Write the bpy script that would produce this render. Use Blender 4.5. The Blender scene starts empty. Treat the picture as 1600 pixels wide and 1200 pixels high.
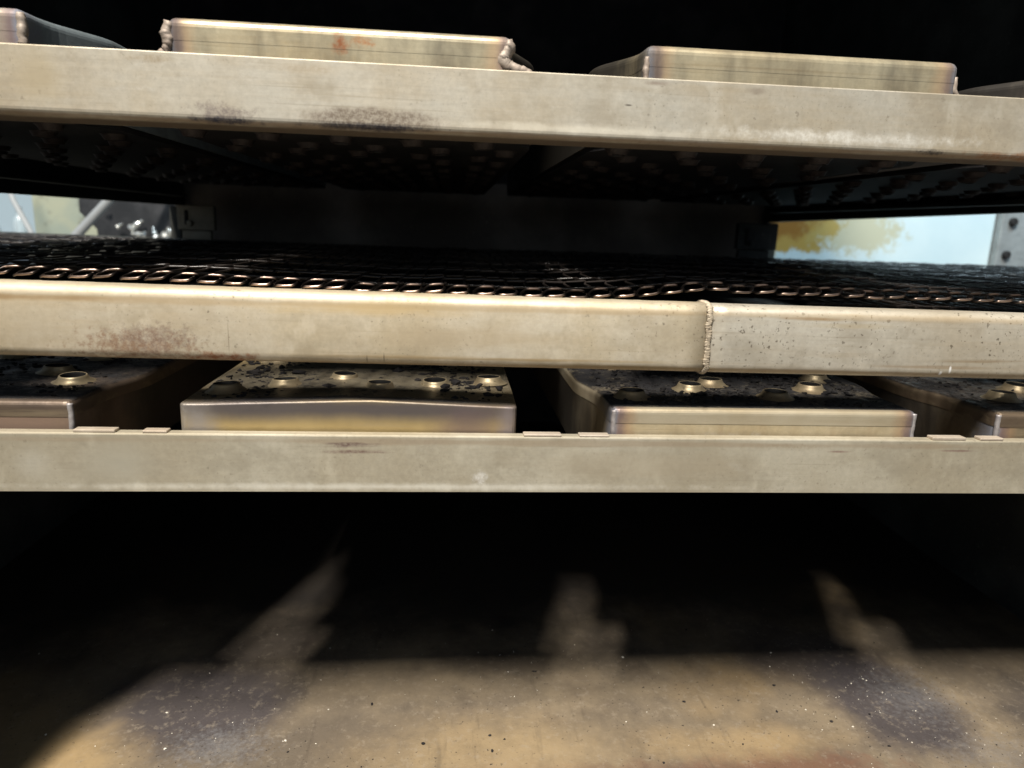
import bpy, bmesh, math, random
from mathutils import Vector, Matrix, noise as mnoise

# ---------------------------------------------------------------- units
# Everything is drafted in "draft units" seen from an eye at (0,-0.5,0) and
# converted to metres by S; OZ lifts the oven to working height above ground.
S = 0.6
OZ = 1.1
R = math.radians
random.seed(7)
scene = bpy.context.scene
COL = scene.collection

# ---------------------------------------------------------------- camera
def make_camera():
    yaw, pitch, roll = 0.08848733, -0.21967621, 0.03502176
    f = Vector((math.sin(yaw)*math.cos(pitch), math.cos(yaw)*math.cos(pitch), math.sin(pitch)))
    r = Vector((math.cos(yaw), -math.sin(yaw), 0)); u = r.cross(f)
    r2 = r*math.cos(roll) + u*math.sin(roll); u2 = -r*math.sin(roll) + u*math.cos(roll)
    cd = bpy.data.cameras.new('camera')
    cd.sensor_width = 36; cd.lens = 36*1100/1600
    cd.clip_start = 0.01; cd.clip_end = 3000
    cd.dof.use_dof = True; cd.dof.focus_distance = 0.34; cd.dof.aperture_fstop = 11
    cam = bpy.data.objects.new('camera', cd)
    m = Matrix((r2, u2, -f)).transposed().to_4x4()
    m.translation = Vector((0, -0.5*S, OZ))
    cam.matrix_world = m
    COL.objects.link(cam); scene.camera = cam
make_camera()

# ---------------------------------------------------------------- room light, lamps, exposure
# Indoors: one long ceiling tube in front-left of the oven gives the hard light;
# it points along the view, so its shadows are sharp sideways and soft in depth.
world = bpy.data.worlds.new('World'); scene.world = world; world.use_nodes = True
bg = world.node_tree.nodes['Background']
bg.inputs['Color'].default_value = (.60, .76, .95, 1); bg.inputs['Strength'].default_value = 0.31
def area(name, loc, aim, sx, sy, watts, col, roll_dir=None):
    ld = bpy.data.lights.new(name, 'AREA'); ld.shape = 'RECTANGLE'; ld.size = sx*S; ld.size_y = sy*S
    ld.energy = watts; ld.color = col
    o = bpy.data.objects.new(name, ld); COL.objects.link(o)
    z = -(Vector(aim)-Vector(loc)).normalized()
    y = Vector(roll_dir) if roll_dir else Vector((0, 0, 1))
    x = y.cross(z).normalized(); y = z.cross(x)
    m = Matrix((x, y, z)).transposed().to_4x4(); m.translation = Vector((loc[0]*S, loc[1]*S, loc[2]*S+OZ)); o.matrix_world = m
LAZ = R(24); LH = 5.0; LD = 2.88
LC = (.05-LD*math.sin(LAZ), .1-LD*math.cos(LAZ), LH-.2)
area('ceiling_tube', LC, (LC[0], LC[1], -5), .28, 1.85, 285, (1.0, .945, .855), (math.sin(LAZ), math.cos(LAZ), 0))
area('cold_fill_right', (1.7, .75, 1.4), (1.25, 1.7, 0), .8, .3, 11, (.66, .88, 1.0))  # added cold fill for the panel beyond the right opening
area('cold_fill_left', (-2.0, 1.3, 1.5), (-1.5, 2.5, 0), .8, .3, 4.5, (.8, .92, 1.0))  # unseen fill, added to brighten the things past the left opening
scene.view_settings.view_transform = 'Standard'; scene.view_settings.look = 'None'
scene.view_settings.exposure = 0.3; scene.view_settings.gamma = 1
scene.view_settings.use_curve_mapping = False
scene.render.engine = 'CYCLES'
scene.cycles.use_denoising = True
scene.cycles.max_bounces = 6
scene.cycles.sample_clamp_indirect = 4

# ---------------------------------------------------------------- material helper
class NT:
    def __init__(self, name):
        self.m = bpy.data.materials.new(name); self.m.use_nodes = True
        self.t = self.m.node_tree; self.n = self.t.nodes; self.l = self.t.links
        self.b = self.n['Principled BSDF']
        tc = self.n.new('ShaderNodeTexCoord')
        self.p = self.vm('SCALE', tc.outputs['Object'], scale=1/S)
    def set(self, sock, v):
        if hasattr(v, 'is_output') or isinstance(v, bpy.types.NodeSocket): self.l.new(v, sock)
        elif isinstance(v, tuple) and len(v) == 3 and sock.type == 'RGBA': sock.default_value = (*v, 1)
        else: sock.default_value = v
    def vm(self, op, a, b=None, scale=None):
        n = self.n.new('ShaderNodeVectorMath'); n.operation = op
        self.set(n.inputs[0], a)
        if b is not None: self.set(n.inputs[1], b)
        if scale is not None: n.inputs['Scale'].default_value = scale
        return n.outputs['Value'] if op in ('LENGTH', 'DISTANCE') else n.outputs['Vector']
    def ma(self, op, a, b=0.0, clamp=False):
        n = self.n.new('ShaderNodeMath'); n.operation = op; n.use_clamp = clamp
        self.set(n.inputs[0], a); self.set(n.inputs[1], b); return n.outputs[0]
    def noise(self, scale, detail=4, rough=.55, vec=None, stretch=None, off=(0, 0, 0), dist=0.0):
        v = vec or self.p
        if stretch: v = self.vm('MULTIPLY', v, stretch)
        if off != (0, 0, 0): v = self.vm('ADD', v, off)
        n = self.n.new('ShaderNodeTexNoise'); n.inputs['Scale'].default_value = scale
        n.inputs['Detail'].default_value = detail; n.inputs['Roughness'].default_value = rough
        n.inputs['Distortion'].default_value = dist
        self.l.new(v, n.inputs['Vector']); return n.outputs['Fac']
    def mr(self, v, a, b, c=0.0, d=1.0, smooth=True):
        n = self.n.new('ShaderNodeMapRange'); n.interpolation_type = 'SMOOTHSTEP' if smooth else 'LINEAR'
        self.set(n.inputs['Value'], v)
        n.inputs['From Min'].default_value = a; n.inputs['From Max'].default_value = b
        n.inputs['To Min'].default_value = c; n.inputs['To Max'].default_value = d
        return n.outputs['Result']
    def mix(self, fac, a, b, mode='MIX'):
        n = self.n.new('ShaderNodeMix'); n.data_type = 'RGBA'; n.blend_type = mode
        self.set(n.inputs[0], fac); self.set(n.inputs[6], a); self.set(n.inputs[7], b)
        return n.outputs[2]
    def ellipse(self, c, r, strength=1.0, breakup=30, amp=.9, soft=.5, stretch=None, gran=None):
        dv = self.vm('MULTIPLY', self.vm('SUBTRACT', self.p, c), tuple(1/k for k in r))
        ln = self.vm('LENGTH', dv)
        nz = self.noise(breakup, 5, .7, stretch=stretch, off=(c[0]*7+3, c[1]*5, c[2]*9))
        e = self.ma('ADD', ln, self.ma('MULTIPLY', self.ma('SUBTRACT', nz, .5), 2.4*amp))
        o = self.mr(e, 1.15, .8-soft, 0, strength)
        if gran is None: gran = amp >= 1.0
        if gran: o = self.ma('MULTIPLY', o, self.mr(self.noise(340, 3, .7, off=(c[0]*31, 1, c[2]*17)), .34, .64, .5, 1.0))
        return o
    def finish(self, col, rough=.5, metal=0.0, bump=None, bstr=.2, bdist=.001, spec=None):
        b = self.b
        self.set(b.inputs['Base Color'], col); self.set(b.inputs['Roughness'], rough); self.set(b.inputs['Metallic'], metal)
        if spec is not None: b.inputs['Specular IOR Level'].default_value = spec
        if bump is not None:
            n = self.n.new('ShaderNodeBump'); n.inputs['Strength'].default_value = bstr; n.inputs['Distance'].default_value = bdist
            self.l.new(bump, n.inputs['Height']); self.l.new(n.outputs['Normal'], b.inputs['Normal'])
        return self.m

def oxide_steel(name, c1, c2, c3, stains=(), rough=.46, metal=.55, grain=(4, 30, 60), specks=0.0, rust=None, streak=.45, off=(0, 0, 0), white=0.0):
    """Heat-tinted, weathered stainless sheet: mottled, brushed along X, with stains."""
    k = NT(name)
    n1 = k.noise(9, 6, .6, off=off)
    col = k.mix(k.mr(n1, .35, .68), c1, c2)
    n2 = k.noise(2.2, 6, .6, stretch=grain, off=off)
    col = k.mix(k.ma('MULTIPLY', k.mr(n2, .48, .74), streak), col, c3)
    n4 = k.noise(26, 5, .65, off=(off[0]+4, 2, 1))
    col = k.mix(k.ma('MULTIPLY', k.mr(n4, .5, .78), .5), col, tuple(x*.68 for x in c3))
    n3 = k.noise(240, 3, .7)
    col = k.mix(.10, col, k.mix(k.mr(n3, .3, .7), (.25, .25, .25), (.85, .85, .85)), 'OVERLAY')
    n5 = k.noise(3.1, 4, .6, stretch=(2, 40, 160), off=off)
    col = k.mix(k.mr(n5, .60, .72, 0, .35), col, tuple(x*.6 for x in c3))
    n6 = k.noise(4.5, 3, .5, stretch=(1, 1, .45), off=(off[0]+8, 1, 3))
    col = k.mix(k.mr(n6, .45, .75, 0, .55), col, tuple(x*.85 for x in c3))
    if white:
        w = k.ma('MULTIPLY', k.mr(k.noise(55, 6, .7, stretch=(.6, 1, 1.3), off=(9, 1, 4)), .58, .74), white)
        col = k.mix(w, col, (.72, .70, .64))
    n7 = k.noise(16, 5, .7, stretch=(.7, 1, 1), off=(off[0]+2, 6, 2))
    col = k.mix(k.mr(n7, .48, .66, 0, .55), col, tuple(x*.74 for x in c2))
    n8 = k.noise(38, 4, .65, stretch=(.8, 1, .5), off=(off[0]+12, 6, 2))
    col = k.mix(k.mr(n8, .54, .70, 0, .35), col, tuple(min(.78, x*1.28) for x in c1))
    roughv = k.ma('ADD', k.ma('ADD', k.ma('MULTIPLY', n1, .25), k.ma('MULTIPLY', n7, .2)), rough-.2)
    dark = None
    if specks:
        sp = k.mr(k.noise(210, 2, .5, off=(off[0]+1, 5, 7)), .66, .72, 0, specks)
        gate = k.mr(k.noise(9, 3, .6, off=(2, off[0], 3)), .36, .60)
        sp2 = k.mr(k.noise(420, 2, .5, off=(off[0]+1, 3, 9)), .64, .70, 0, specks*.8)
        col = k.mix(k.ma('MULTIPLY', k.ma('MAXIMUM', sp, sp2), gate), col, (.09, .07, .045))
    for s in stains:
        c, r, sc, st = s[:4]; kw = s[4] if len(s) > 4 else {}
        msk = k.ellipse(c, r, st, **kw)
        col = k.mix(msk, col, sc)
        roughv = k.ma('ADD', roughv, k.ma('MULTIPLY', msk, .2))
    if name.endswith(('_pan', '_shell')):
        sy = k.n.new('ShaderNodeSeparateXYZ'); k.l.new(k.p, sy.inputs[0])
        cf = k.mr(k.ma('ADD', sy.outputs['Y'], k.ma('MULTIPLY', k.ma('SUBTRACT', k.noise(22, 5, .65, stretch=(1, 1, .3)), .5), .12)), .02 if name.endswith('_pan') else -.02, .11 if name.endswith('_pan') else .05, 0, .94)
        col = k.mix(cf, col, (.035, .032, .03))  # sides darken with depth: char, plus shade painted into the gaps
    bump = k.ma('ADD', k.noise(2.5, 5, .6, stretch=grain), k.ma('MULTIPLY', k.noise(120, 4, .7), .6))
    return k.finish(col, roughv, metal, bump, .14, .0005)

# palette (linear)
TAN1, TAN2, TAN3 = (.54, .475, .36), (.47, .395, .275), (.36, .285, .18)
GREY1, GREY2 = (.51, .475, .40), (.42, .38, .305)
SOOT = (.012, .012, .014)

def sooty(name, c=(.012, .011, .011), c2=(.035, .03, .027), rough=.75, scale=14):
    k = NT(name)
    col = k.mix(k.mr(k.noise(scale, 6, .6), .4, .75), c, c2)
    col = k.mix(k.mr(k.noise(170, 3, .6), .62, .75, 0, .5), col, tuple(x*2.2 for x in c2))
    return k.finish(col, rough, .0, k.noise(140, 5, .7), .5, .001, spec=.25)

# ---------------------------------------------------------------- mesh helpers
def mesh_of(name, verts, faces, mat, smooth=False):
    me = bpy.data.meshes.new(name)
    me.from_pydata([(v[0]*S, v[1]*S, v[2]*S) for v in verts], [], faces)
    bm = bmesh.new(); bm.from_mesh(me)
    bmesh.ops.recalc_face_normals(bm, faces=bm.faces); bm.to_mesh(me); bm.free()
    if smooth: me.shade_smooth()
    if mat: me.materials.append(mat)
    return me
def put(name, me, parent=None, loc=(0, 0, 0), rot=(0, 0, 0)):
    o = bpy.data.objects.new(name, me)
    o.location = (loc[0]*S, loc[1]*S, loc[2]*S + (0 if parent else OZ)); o.rotation_euler = rot
    o.parent = parent; COL.objects.link(o); return o
def thing(name, label, cat, loc=(0, 0, 0), rot=(0, 0, 0), group=None, me=None):
    o = put(name, me, None, loc, rot); o['label'] = label; o['category'] = cat
    if group: o['group'] = group
    return o
class MB:
    def __init__(self): self.v = []; self.f = []
    def add(self, v, f):
        b = len(self.v); self.v += [tuple(x) for x in v]; self.f += [[i+b for i in q] for q in f]; return self
    def box(self, x0, x1, y0, y1, z0, z1):
        v = [(x0,y0,z0),(x1,y0,z0),(x1,y1,z0),(x0,y1,z0),(x0,y0,z1),(x1,y0,z1),(x1,y1,z1),(x0,y1,z1)]
        return self.add(v, [[0,3,2,1],[4,5,6,7],[0,1,5,4],[1,2,6,5],[2,3,7,6],[3,0,4,7]])
    def bbox(self, x0, x1, y0, y1, z0, z1, b=.003):
        bm = bmesh.new(); bmesh.ops.create_cube(bm, size=1)
        for v in bm.verts: v.co = Vector(((x0+x1)/2+v.co.x*(x1-x0), (y0+y1)/2+v.co.y*(y1-y0), (z0+z1)/2+v.co.z*(z1-z0)))
        bmesh.ops.bevel(bm, geom=bm.edges[:], offset=b, segments=2, affect='EDGES', profile=.5)
        bm.verts.index_update()
        self.add([v.co for v in bm.verts], [[v.index for v in f.verts] for f in bm.faces]); bm.free(); return self
    def lathe(self, prof, n=16, c=(0, 0, 0), cap0=True, cap1=True):
        v = []; f = []
        for (r, z) in prof:
            for i in range(n):
                a = 2*math.pi*i/n; v.append((c[0]+r*math.cos(a), c[1]+r*math.sin(a), c[2]+z))
        for j in range(len(prof)-1):
            for i in range(n):
                f.append([j*n+i, j*n+(i+1) % n, (j+1)*n+(i+1) % n, (j+1)*n+i])
        if cap0: f.append(list(range(n))[::-1])
        if cap1: f.append([(len(prof)-1)*n+i for i in range(n)])
        return self.add(v, f)
    def tube(self, path, r, n=6, flat=1.0):
        P = [Vector(p) for p in path]; v = []; f = []
        ov = P[-1]-P[0]; up = Vector((0, 1, 0)) if abs(ov.z) > .5*ov.length else Vector((0, 0, 1))
        for i, p in enumerate(P):
            t = (P[min(i+1, len(P)-1)] - P[max(i-1, 0)]).normalized()
            a = t.cross(up)
            if a.length < 1e-4: a = Vector((1, 0, 0))
            a.normalize(); b = a.cross(t).normalized()
            for k in range(n):
                w = 2*math.pi*k/n; v.append(p + a*r*math.cos(w) + b*r*flat*math.sin(w))
        for i in range(len(P)-1):
            for k in range(n): f.append([i*n+k, i*n+(k+1) % n, (i+1)*n+(k+1) % n, (i+1)*n+k])
        f.append(list(range(n))[::-1]); f.append([(len(P)-1)*n+k for k in range(n)])
        return self.add(v, f)
    def sweep_x(self, prof, xs, wob=0.0, seed=0, caps=True):
        n = len(prof); v = []; f = []
        for x in xs:
            for (y, z) in prof:
                dx = mnoise.noise(Vector((x*3+seed, z*8, y*8)))*wob
                dz = mnoise.noise(Vector((x*2.3+seed+40, 1, y*4)))*wob
                v.append((x, y+dx, z+dz))
        for i in range(len(xs)-1):
            for k in range(n): f.append([i*n+k, i*n+(k+1) % n, (i+1)*n+(k+1) % n, (i+1)*n+k])
        if caps: f.append(list(range(n))); f.append([(len(xs)-1)*n+k for k in range(n)][::-1])
        return self.add(v, f)
    def lump(self, c, r, sub=2, amp=.35, sc=(1, 1, 1), freq=1.5):
        bm = bmesh.new(); bmesh.ops.create_icosphere(bm, subdivisions=sub, radius=1)
        o = Vector((random.random()*50, random.random()*50, random.random()*50)); vs = []
        for q in bm.verts:
            k = 1 + amp*mnoise.noise(q.co*freq+o)*1.6
            vs.append((c[0]+q.co.x*r*k*sc[0], c[1]+q.co.y*r*k*sc[1], c[2]+q.co.z*r*k*sc[2]))
        bm.verts.index_update()
        self.add(vs, [[q.index for q in f.verts] for f in bm.faces]); bm.free(); return self
    def mesh(self, name, mat, smooth=False): return mesh_of(name, self.v, self.f, mat, smooth)

def lin(a, b, n): return [a+(b-a)*i/(n-1) for i in range(n)]
def rrect(y0, y1, z0, z1, r, seg=5):
    out = []
    for (cy, cz, a0) in ((y0+r, z0+r, 180), (y1-r, z0+r, 270), (y1-r, z1-r, 0), (y0+r, z1-r, 90)):
        for i in range(seg+1):
            a = R(a0+90*i/seg); out.append((cy+r*math.cos(a), cz+r*math.sin(a)))
    return out
def round_poly(pts, rad, seg=4):
    """fillet the corners of a plan polygon (ccw)"""
    out = []; n = len(pts)
    for i, p in enumerate(pts):
        p = Vector(p); a = Vector(pts[i-1]); b = Vector(pts[(i+1) % n]); r = rad[i]
        if r <= 0: out.append(tuple(p)); continue
        u = (a-p).normalized(); w = (b-p).normalized()
        for j in range(seg+1):
            t = j/seg; q0 = p+u*r; q1 = p+w*r
            out.append(tuple((1-t)**2*q0 + 2*t*(1-t)*p + t*t*q1))
    return out
def inset(pts, dlt):
    n = len(pts); out = []
    for i in range(n):
        p = Vector(pts[i]); a = Vector(pts[i-1]); b = Vector(pts[(i+1) % n])
        e1 = (p-a).normalized(); e2 = (b-p).normalized()
        n1 = Vector((-e1.y, e1.x)); n2 = Vector((-e2.y, e2.x)); m = n1+n2
        m = m/max(m.dot(n1), .4) if m.length > 1e-6 else n1
        out.append(tuple(p + m*dlt))
    return out
def loft(levels):
    """levels: list of (plan pts, z); caps both ends"""
    v = []; f = []; n = len(levels[0][0])
    for pts, z in levels: v += [(q[0], q[1], z) for q in pts]
    for j in range(len(levels)-1):
        for i in range(n): f.append([j*n+i, j*n+(i+1) % n, (j+1)*n+(i+1) % n, (j+1)*n+i])
    f.append(list(range(n))[::-1]); f.append([(len(levels)-1)*n+i for i in range(n)])
    return v, f

# ================================================================ THE SETTING
k = NT('ground_concrete')
cg = k.mix(k.mr(k.noise(1.4, 8, .6), .35, .7), (.16, .155, .145), (.24, .23, .21))
MGROUND = k.finish(cg, .9, 0, k.noise(40, 6, .7), .3, .004)
g = mesh_of('ground', [(-900, -900, 0), (900, -900, 0), (900, 900, 0), (-900, 900, 0)], [[0, 1, 2, 3]], MGROUND)
go = put('ground', g, None, (0, 0, -OZ/S)); go['kind'] = 'structure'

# ================================================================ OVEN CABINET
XL, XR, YB, ZF, ZT = -.57, .703, 1.10, -.45, .97
M_SOOT = sooty('charred_lining')
M_SIDE = sooty('charred_side_lining', (.03, .031, .028), (.07, .07, .06), .6, 9)
M_BACK = sooty('scorched_back_lining', (.15, .12, .095), (.30, .25, .20), .5, 5)

k = NT('scorched_floor_pan')
n1 = k.noise(5, 7, .62, off=(3, 1, 0)); n2 = k.noise(2.6, 5, .55, off=(1, 7, 0))
col = k.mix(k.mr(n1, .36, .66), (.125, .10, .074), (.225, .175, .115))
col = k.mix(k.mr(k.noise(11, 6, .65, off=(0, 4, 2)), .5, .72, 0, .6), col, (.085, .062, .048))
col = k.mix(k.mr(n2, .52, .66, 0, .75), col, (.26, .18, .09))
PURP = (.056, .048, .050)
for c, r, cc, st, kw in (
    ((-.235, .11, ZF), (.10, .085, 1), PURP, .93, dict(breakup=8, amp=.5, soft=.3)),
    ((-.20, .19, ZF), (.07, .06, 1), (.05, .042, .04), .6, dict(breakup=8, amp=.5, soft=.5)),
    ((.435, .085, ZF), (.075, .10, 1), PURP, .95, dict(breakup=8, amp=.5, soft=.3)),
    ((.39, .16, ZF), (.075, .07, 1), PURP, .7, dict(breakup=9, amp=.6, soft=.4)),
    ((.62, .05, ZF), (.08, .1, 1), (.045, .04, .04), .75, dict(breakup=9, amp=.6, soft=.4)),
    ((.12, .0, ZF), (.16, .02, 1), (.12, .068, .052), .8, dict(breakup=30, amp=.9, soft=.6)),
    ((.30, .0, ZF), (.12, .025, 1), (.16, .085, .055), .8, dict(breakup=30, amp=.9, soft=.6)),
    ((.06, .16, ZF), (.12, .035, 1), (.055, .043, .034), .6, dict(breakup=12, amp=.8, soft=.6)),
    ((.03, .03, ZF), (.16, .06, 1), (.36, .26, .14), .6, dict(breakup=9, amp=.6, soft=.6)),
    ((.27, .035, ZF), (.13, .03, 1), (.36, .255, .135), .6, dict(breakup=9, amp=.6, soft=.6)),
    ((-.30, .02, ZF), (.06, .06, 1), (.34, .24, .12), .7, dict(breakup=9, amp=.6, soft=.6)),
    ((-.195, .046, ZF), (.05, .032, 1), (.24, .24, .245), .38, dict(breakup=190, amp=1.5, soft=.8)),
    ((.47, .09, ZF), (.055, .05, 1), (.22, .22, .225), .30, dict(breakup=190, amp=1.5, soft=.8)),
    ((.50, .01, ZF), (.06, .03, 1), (.2, .19, .185), .4, dict(breakup=160, amp=1.5, soft=.8)),
    ): col = k.mix(k.ellipse(c, r, st, **kw), col, cc)
fd = k.noise(45, 8, .75, off=(2, 8, 1))
col = k.mix(k.mr(fd, .42, .66, 0, .32), col, k.mix(.5, col, (.02, .016, .014)))
fd2 = k.noise(130, 6, .75, off=(6, 1, 1))
col = k.mix(k.mr(fd2, .52, .68, 0, .35), col, (.30, .25, .19))
sp = k.mr(k.noise(300, 3, .6), .64, .71)
col = k.mix(k.ma('MULTIPLY', sp, k.mr(k.noise(12, 3), .35, .6)), col, (.03, .024, .02))
lines = k.mr(k.noise(1.6, 5, .6, stretch=(40, 5, 1)), .60, .74, 0, .3)
col = k.mix(lines, col, (.04, .03, .023))
# char and painted shade: pan blackens further in (ragged edge), dimming the light streaks
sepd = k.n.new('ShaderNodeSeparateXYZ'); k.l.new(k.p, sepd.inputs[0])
char_shade = k.mr(k.ma('ADD', sepd.outputs['Y'], k.ma('MULTIPLY', k.ma('SUBTRACT', k.noise(7, 5, .65, off=(5, 5, 5)), .5), .4)), .13, .32, 0, .88)
col = k.mix(char_shade, col, (.017, .015, .0145))
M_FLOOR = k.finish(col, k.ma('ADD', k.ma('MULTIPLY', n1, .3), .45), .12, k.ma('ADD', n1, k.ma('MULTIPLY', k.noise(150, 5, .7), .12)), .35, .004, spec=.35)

cab = thing('oven_cabinet', 'soot-blackened oven chamber around the steel rails, open at the front', 'oven', (0, 0, 0))
def grid_sheet(x0, x1, y0, y1, z, nx, ny, amp, th=.008):
    v = []; f = []
    for j in range(ny+1):
        for i in range(nx+1):
            x = x0+(x1-x0)*i/nx; y = y0+(y1-y0)*j/ny
            v.append((x, y, z+amp*mnoise.noise(Vector((x*4, y*4, 3)))))
    for j in range(ny):
        for i in range(nx): a = j*(nx+1)+i; f.append([a, a+1, a+nx+2, a+nx+1])
    m = MB().add(v, f); m.box(x0, x1, y0, y1, z-.02, z-.012); return m
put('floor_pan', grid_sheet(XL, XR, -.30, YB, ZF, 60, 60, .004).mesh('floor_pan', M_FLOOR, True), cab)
put('back_panel', MB().box(XL-.02, XR+.02, YB, YB+.02, -.06, .09).mesh('back_panel', M_BACK), cab)
for z0, z1 in ((ZF-.02, -.0605), (.0905, ZT)):
    put('back_panel', MB().box(XL-.02, XR+.02, YB, YB+.02, z0, z1).mesh('back_panel', M_SOOT), cab)
put('roof_panel', MB().box(XL-.02, XR+.02, -.30, YB+.02, ZT, ZT+.02).mesh('roof_panel', M_SOOT), cab)
def side(xa, xb, ztop, y0, y1, slope):
    m = MB()
    m.box(xa, xb, -.30, .05, ZF-.02, -.145); m.box(xa, xb, .05, YB-.002, ZF-.02, -.072); m.box(xa, xb, -.30, YB-.002, ztop, ZT-.002)
    m.v = [(q[0], q[1], q[2]+slope*(1.06-q[1]) if abs(q[2]-ztop) < 1e-6 else q[2]) for q in m.v]
    m.box(xa, xb, y1, YB-.002, -.072, ztop-.002); m.box(xa, xb, -.30, y0, -.145, ztop-.002)
    return m.mesh('side_panel', M_SIDE)
put('side_panel', side(XL-.02, XL, .020, -.06, 1.063, .0), cab)
put('side_panel', side(XR, XR+.02, .030, -.06, 1.063, .0135), cab)
put('finger_runner', MB().bbox(XL+.001, XL+.028, .03, 1.03, .037, .043, .001).mesh('finger_runner', M_SIDE), cab)
put('finger_runner', MB().bbox(XR-.028, XR-.001, .03, 1.03, .047, .053, .001).mesh('finger_runner', M_SIDE), cab)
M_JAMB = oxide_steel('stained_door_frame', GREY1, GREY2, TAN3)
put('door_jamb', MB().bbox(XL+.001, -.379, -.125, -.10, ZF+.001, ZT-.003, .004).mesh('door_jamb', M_JAMB), cab)
put('door_jamb', MB().bbox(.60, XR-.001, -.125, -.10, ZF+.001, ZT-.003, .004).mesh('door_jamb', M_JAMB), cab)
put('stand', MB().bbox(XL-.02, XR+.02, -.28, YB+.02, -OZ/S+.004, ZF-.021, .01).mesh('stand', M_JAMB), cab)
# brackets at the rear corners of the tunnel
M_BRK = oxide_steel('olive_bracket', (.30, .27, .21), (.24, .21, .15), (.16, .12, .08), metal=.3, rough=.6)
def bracket(x0, x1, z0, z1, mat):
    b = put('tunnel_bracket', MB().bbox(x0, x1, .985, 1.0, z0, z1, .002).mesh('tunnel_bracket', mat), cab)
    w = x1-x0
    put('slot', MB().bbox(x0+.2*w, x0+.29*w, .9825, .986, z0+.010, z1-.010, .0008).mesh('slot', M_SOOT), b)
    put('bolt', MB().lathe([(.0, 0), (.006, 0), (.006, .004), (.004, .006)], 10).mesh('bolt', mat), b, (x0+.34*w, .985, z0+.013), (R(90), 0, 0))
    put('bracket_foot', MB().bbox(x0+.08*w, x0+.86*w, .992, 1.004, z0-.05, z0-.001, .002).mesh('bracket_foot', mat), b)
bracket(-.547, -.475, -.028, .020, M_BRK)
bracket(.602, .690, -.03, .024, M_SIDE)

# ================================================================ RAILS
ST_UP = [
    ((.07, 0, .0605), (.7, .02, .0018), (.24, .165, .10), .7, dict(breakup=22, amp=.9, soft=.5, stretch=(.5, 1, 2))),
    ((.07, .022, .0575), (1.2, .022, .0042), (.13, .095, .065), .92, dict(breakup=40, amp=.15, soft=.2)),
    ((-.055, 0, .066), (.050, .02, .0085), (.15, .115, .085), .9, dict(breakup=60, amp=.45, soft=.25, gran=True)),
    ((-.150, 0, .0655), (.024, .02, .007), (.16, .13, .12), .85, dict(breakup=140, amp=1.3, soft=.6)),
    ((-.055, 0, .0615), (.048, .02, .0025), (.05, .045, .055), .9, dict(breakup=120, amp=1.0, soft=.5)),
    ((-.150, 0, .0615), (.024, .02, .0022), (.04, .04, .06), .9, dict(breakup=120, amp=1.2, soft=.5)),
    ((-.262, 0, .083), (.022, .02, .022), (.36, .30, .20), .8, dict(breakup=18, amp=.5, soft=.7)),
    ((-.195, 0, .0965), (.018, .02, .003), (.22, .16, .09), .6, dict(breakup=80, amp=1, soft=.7)),
    ((-.10, 0, .0955), (.03, .02, .004), (.33, .27, .19), .6, dict(breakup=40, amp=1, soft=.7)),
    ((.135, 0, .098), (.012, .02, .0022), (.20, .15, .12), .7, dict(breakup=60, amp=.8, soft=.7)),
    ((.205, 0, .0965), (.009, .02, .003), (.22, .18, .14), .6, dict(breakup=60, amp=.8, soft=.7)),
    ((.40, 0, .0615), (.035, .02, .0035), (.30, .14, .06), .8, dict(breakup=100, amp=1.1, soft=.6)),
    ((.34, 0, .062), (.012, .02, .0022), (.04, .03, .03), .85, dict(breakup=120, amp=1.1, soft=.5)),
    ((.27, 0, .069), (.10, .02, .006), (.74, .72, .66), .75, dict(breakup=70, amp=1.1, soft=.7)),
    ((.09, 0, .066), (.12, .02, .004), (.66, .62, .52), .6, dict(breakup=60, amp=.9, soft=.8)),
    ((.117, 0, .0832), (.003, .02, .0007), (.06, .05, .04), .8, dict(breakup=90, amp=.5, soft=.5)),
]
M_UP = oxide_steel('tan_angle_steel', GREY1, (.425, .365, .27), (.40, .32, .21), ST_UP, specks=.35, rough=.5, metal=.45, streak=.35, white=.25)
def angle_up():
    r = .005; p = []
    for i in range(6):
        a = R(180+90*i/5); p.append((r+r*math.cos(a), .059+r+r*math.sin(a)))
    p += [(.036, .059), (.036, .0622), (.006, .0625), (.0042, .0645), (.0042, .1005), (.0036, .1012), (.0006, .1012), (0, .1005)]
    return p
upr = thing('support_rail', 'long tan steel rail under the upper boxes, highest of the three bars', 'rail',
            me=MB().sweep_x(angle_up(), lin(-.555, .70, 90), .0006, 3).mesh('support_rail', M_UP, False))

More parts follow.
